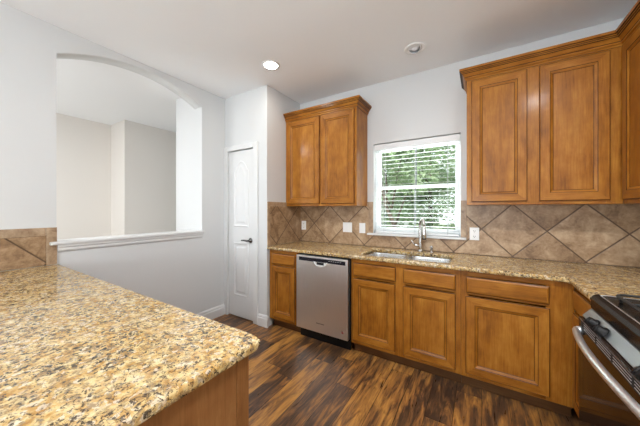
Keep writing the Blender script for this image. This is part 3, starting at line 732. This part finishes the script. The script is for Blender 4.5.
for ky in (-46.0, -49.7, -63.0, -66.8):
    c0 = Vector((97.4, ky, 32.2))
    b = MB(); b.lathe(c0, [(1.0, 0), (1.0, .25), (.8, .4), (.72, 1.1), (.6, 1.22), (.05, 1.23)], nrm, 20)
    kn = obj('knob', b, 'black_plastic', pnl)
    b = MB(); e = nrm * 1.15; gx = Vector((.6, 0, .8)).normalized()
    for s_ in (1,):
        p = c0 + e; b.tube([p - gx * .66, p + gx * .66], [.24, .24], 8)
    obj('grip', b, 'black_plastic', kn)
b = MB(); b.prism([(98.55, 8.3), (96.75, 8.3), (96.6, 8.6), (96.6, 31.55), (96.75, 31.7), (98.55, 31.7)], 'y', RY0 + .15, RY1 - .15); od = obj('oven_door', b, 'oven_glass', rg, bevel=.08)
b = MB()
for g in range(4):
    ya = RY1 - 3.2 - g * 6.2
    for k in range(3):
        zc = 31.1 - k * .42
        b.prism([(96.575, zc - .05), (96.53, zc - .05), (96.53, zc + .04), (96.575, zc + .04)], 'y', ya - 5.4, ya)
obj('vent_louvers', b, 'louver_steel', od)
b = MB(); b.box(96.57, RY0 + 1.5, 29.9, 96.63, RY1 - 1.5, 31.4); obj('vent_recess', b, 'slot_dark', od)
b = MB(); b.box(96.52, RY0 + .3, 31.45, 96.62, RY1 - .3, 31.58); obj('top_trim', b, 'range_steel', od)
hp = []; hn = 24
for i in range(hn + 1):
    s_ = i / hn; y = RY1 - 1.5 + (RY0 - RY1 + 3.0) * s_; hp.append((95.9 - 1.55 * math.sin(PI * s_) ** .9, y, 29.5 + .75 * math.sin(PI * s_)))
b = MB(); b.tube(hp, [.45] + [.56] * (hn - 1) + [.45], 14); hd = obj('oven_handle', b, 'handle_steel', od)
for y in (RY1 - 1.9, RY0 + 1.9):
    b = MB(); b.tube([(96.65, y, 29.5), (95.85, y, 29.55)], [.85, .62], 12); obj('handle_bracket', b, 'handle_steel', hd)
b = MB(); b.box(96.9, RY0 + .2, 1.8, 98.55, RY1 - .2, 8.0); obj('warming_drawer', b, 'black_enamel', rg, bevel=.12)
for (gy0, gy1) in ((-54.6, -42.3), (-67.8, -55.4)):
    b = MB(); x0, x1 = 100.8, 120.5; z = 37.2; r_ = .24
    ring = rrect(x0, gy0, x1, gy1, 1.6, 5); b.tube([(x, y, z) for x, y in ring] + [(*ring[0], z)], r_, 8)
    ym = (gy0 + gy1) / 2
    b.tube([(x0, ym, z), (x1, ym, z)], r_, 8)
    for xc in (105.6, 116): b.tube([(xc, gy0, z), (xc, gy1, z)], r_, 8)
    for xc in (x0 + .3, x1 - .3):
        for yc in (gy0 + 1.8, gy1 - 1.8): b.tube([(xc, yc, 36.25), (xc, yc, z)], r_, 8)
    obj('burner_grate', b, 'cast_iron', rg)
    for xc in (105.6, 116):
        b = MB(); b.lathe((xc, ym, 36.25), [(2.3, 0), (2.2, .35), (1.5, .4), (1.5, .85), (1.3, 1.0), (.05, 1.02)], seg=24); obj('burner', b, 'cast_iron', rg)

# ------------------------------------------------------------------ recessed ceiling lights
rl = thing('recessed_light', 'lit round recessed ceiling light above the pantry corner', 'ceiling light', (12.2, -36, H))
b = MB(); b.lathe((12.2, -36, H - .02), [(2.5, -.0), (3.4, 0), (3.4, -.18), (3.1, -.32), (2.6, -.3), (2.5, -.12)], seg=36, caps=(False, False)); obj('trim_ring', b, 'white_plastic', rl)
b = MB(); b.lathe((12.2, -36, H - .04), [(2.75, 0), (2.6, -.2), (1.6, -.42), (.05, -.48)], seg=36); obj('lens', b, 'lamp_glow', rl)
light('recessed_lamp_beam', 'AREA', (12.2, -36, H - .7), 2, (1, 0.95, 0.88), (0, 0, 0), shape='DISK', size=5 * S)
re_ = thing('recessed_light', 'unlit swivelling eyeball ceiling light above the window', 'ceiling light', (61.3, -17.3, H))
c0 = Vector((61.3, -17.3, H - .02))
b = MB(); b.lathe(c0, [(2.3, 0), (3.5, 0), (3.5, -.15), (3.2, -.3), (2.6, -.3), (2.3, -.05)], seg=36, caps=(False, False)); obj('trim_ring', b, 'white_plastic', re_)
axd = Vector((-.15, -.42, -.85)).normalized()
cc = c0 + Vector((0, 0, 1.15))
b = MB(); b.lathe(cc, [(2.55 * math.sin(math.radians(x)), 2.55 * math.cos(math.radians(x))) for x in (100, 85, 72, 60, 52)] + [(1.95, 1.35)], axd, 32, caps=(False, False)); eb = obj('eyeball', b, 'white_plastic', re_)
b = MB(); b.lathe(cc, [(1.98, 1.42), (1.5, .9), (.05, .88)], axd, 28, caps=(False, False)); obj('baffle', b, 'baffle_grey', eb)
b = MB(); b.lathe(cc + axd * .85, [(1.45, 0), (1.35, .3), (.8, .48), (.05, .52)], axd, 28); obj('bulb', b, 'lamp_off', eb)

# ------------------------------------------------------------------ outdoors, seen through the window
GZ = -12
b = MB(); b.box(-900, 7, GZ - 2, 500, 1100, GZ); o = obj('ground', b, 'lawn'); o['kind'] = 'structure'
def leaf_cloud(b, c, rad, n, size, rng):
    for _ in range(n):
        while True:
            d = Vector((rng.uniform(-1, 1), rng.uniform(-1, 1), rng.uniform(-1, 1)))
            if .15 < d.length < 1: break
        d = d.normalized() * (d.length ** .5)
        p = Vector(c) + Vector((d.x * rad[0], d.y * rad[1], d.z * rad[2]))
        q = Matrix.Rotation(rng.uniform(0, 6.28), 3, 'Z') @ Matrix.Rotation(rng.uniform(-1.2, 1.2), 3, 'X') @ Matrix.Rotation(rng.uniform(0, 6.28), 3, 'Z')
        s_ = size * rng.uniform(.6, 1.3)
        pts = [q @ Vector(v) * s_ + p for v in ((-.5, 0, 0), (0, -.28, .06), (.5, 0, 0), (0, .28, .06))]
        b.face(pts)
def tree(x, y, h, blobs, leaf, label, seed, lean=0, trunk=3.4, size=5.5):
    rng = random.Random(seed)
    t_ = thing('tree', label, 'tree', (x, y, GZ))
    b = MB(); top = Vector((x + lean, y, GZ + h * .72)); p0 = Vector((x, y, GZ - 1))
    mid = (p0 + top) / 2 + Vector((lean * .12, 0, 0))
    b.tube([p0, p0.lerp(mid, .5) + Vector((-lean * .06, 0, 0)), mid, mid.lerp(top, .6), top], [trunk, trunk * .8, trunk * .65, trunk * .45, trunk * .2], 10)
    obj('trunk', b, 'bark', t_)
    for bx, by, bz, rx, ry, rz, n_ in blobs:
        e = Vector((x + bx, y + by, GZ + bz)); s0 = p0.lerp(top, min(.9, max(.3, bz / h * .75)))
        b = MB(); b.tube([s0, s0.lerp(e, .5) + Vector((0, 0, 4)), e], [trunk * .4, trunk * .25, trunk * .1], 7); obj('branch', b, 'bark', t_)
    b = MB()
    for bx, by, bz, rx, ry, rz, n_ in blobs: leaf_cloud(b, (x + bx, y + by, GZ + bz), (rx, ry, rz), n_, size, rng)
    obj('foliage', b, leaf, t_)
tree(24, 150, 190, [(-52, 0, 122, 36, 26, 26, 1200), (-10, 6, 120, 38, 26, 28, 1300), (-30, 0, 150, 46, 30, 26, 1300), (2, 4, 94, 22, 20, 16, 600)], 'leaf_bright',
     'leaning tree with a dark trunk just outside the window', 3, lean=-40, trunk=3.0)
tree(30, 222, 200, [(-24, 0, 52, 34, 26, 40, 1600), (14, 0, 60, 40, 26, 40, 1500), (-14, 0, 112, 50, 30, 40, 2200), (-24, 0, 158, 52, 30, 30, 1700)], 'leaf_deep',
     'bushy green tree at the right side of the window view', 4, trunk=4)
tree(-70, 330, 330, [(0, 0, 190, 84, 50, 60, 2600), (70, 10, 170, 76, 46, 70, 2600), (30, 0, 240, 80, 50, 50, 2000), (64, 0, 90, 60, 40, 50, 1700)], 'leaf_pale',
     'tall pale green tree behind the leaning one outside the window', 5, trunk=7, size=8.5)
tree(-262, 350, 300, [(0, 0, 160, 70, 50, 60, 1900), (-10, 0, 220, 80, 50, 50, 2000)], 'leaf_bright',
     'far tree at the left side of the window view', 6, trunk=6, size=8)
# neighbour's pale house, low left in the window
hs = thing('house', "pale neighbouring house glimpsed low in the window's left side", 'house', (-150, 470, GZ))
b = MB(); b.box(-260, 440, GZ, -62, 560, GZ + 78); obj('walls', b, 'siding', hs)
b = MB(); b.prism([(430, GZ + 76), (500, GZ + 118), (570, GZ + 76)], 'x', -268, -54); obj('roof', b, 'roof_grey', hs)
for xa in (-128, -95):
    b = MB(); b.box(xa - 2, 438, GZ + 28, xa + 22, 440.5, GZ + 66); wf = obj('window', b, 'vinyl_frame', hs)
    b = MB(); b.box(xa, 437.2, GZ + 30, xa + 20, 438.2, GZ + 64); obj('pane', b, 'dark_pane', wf)
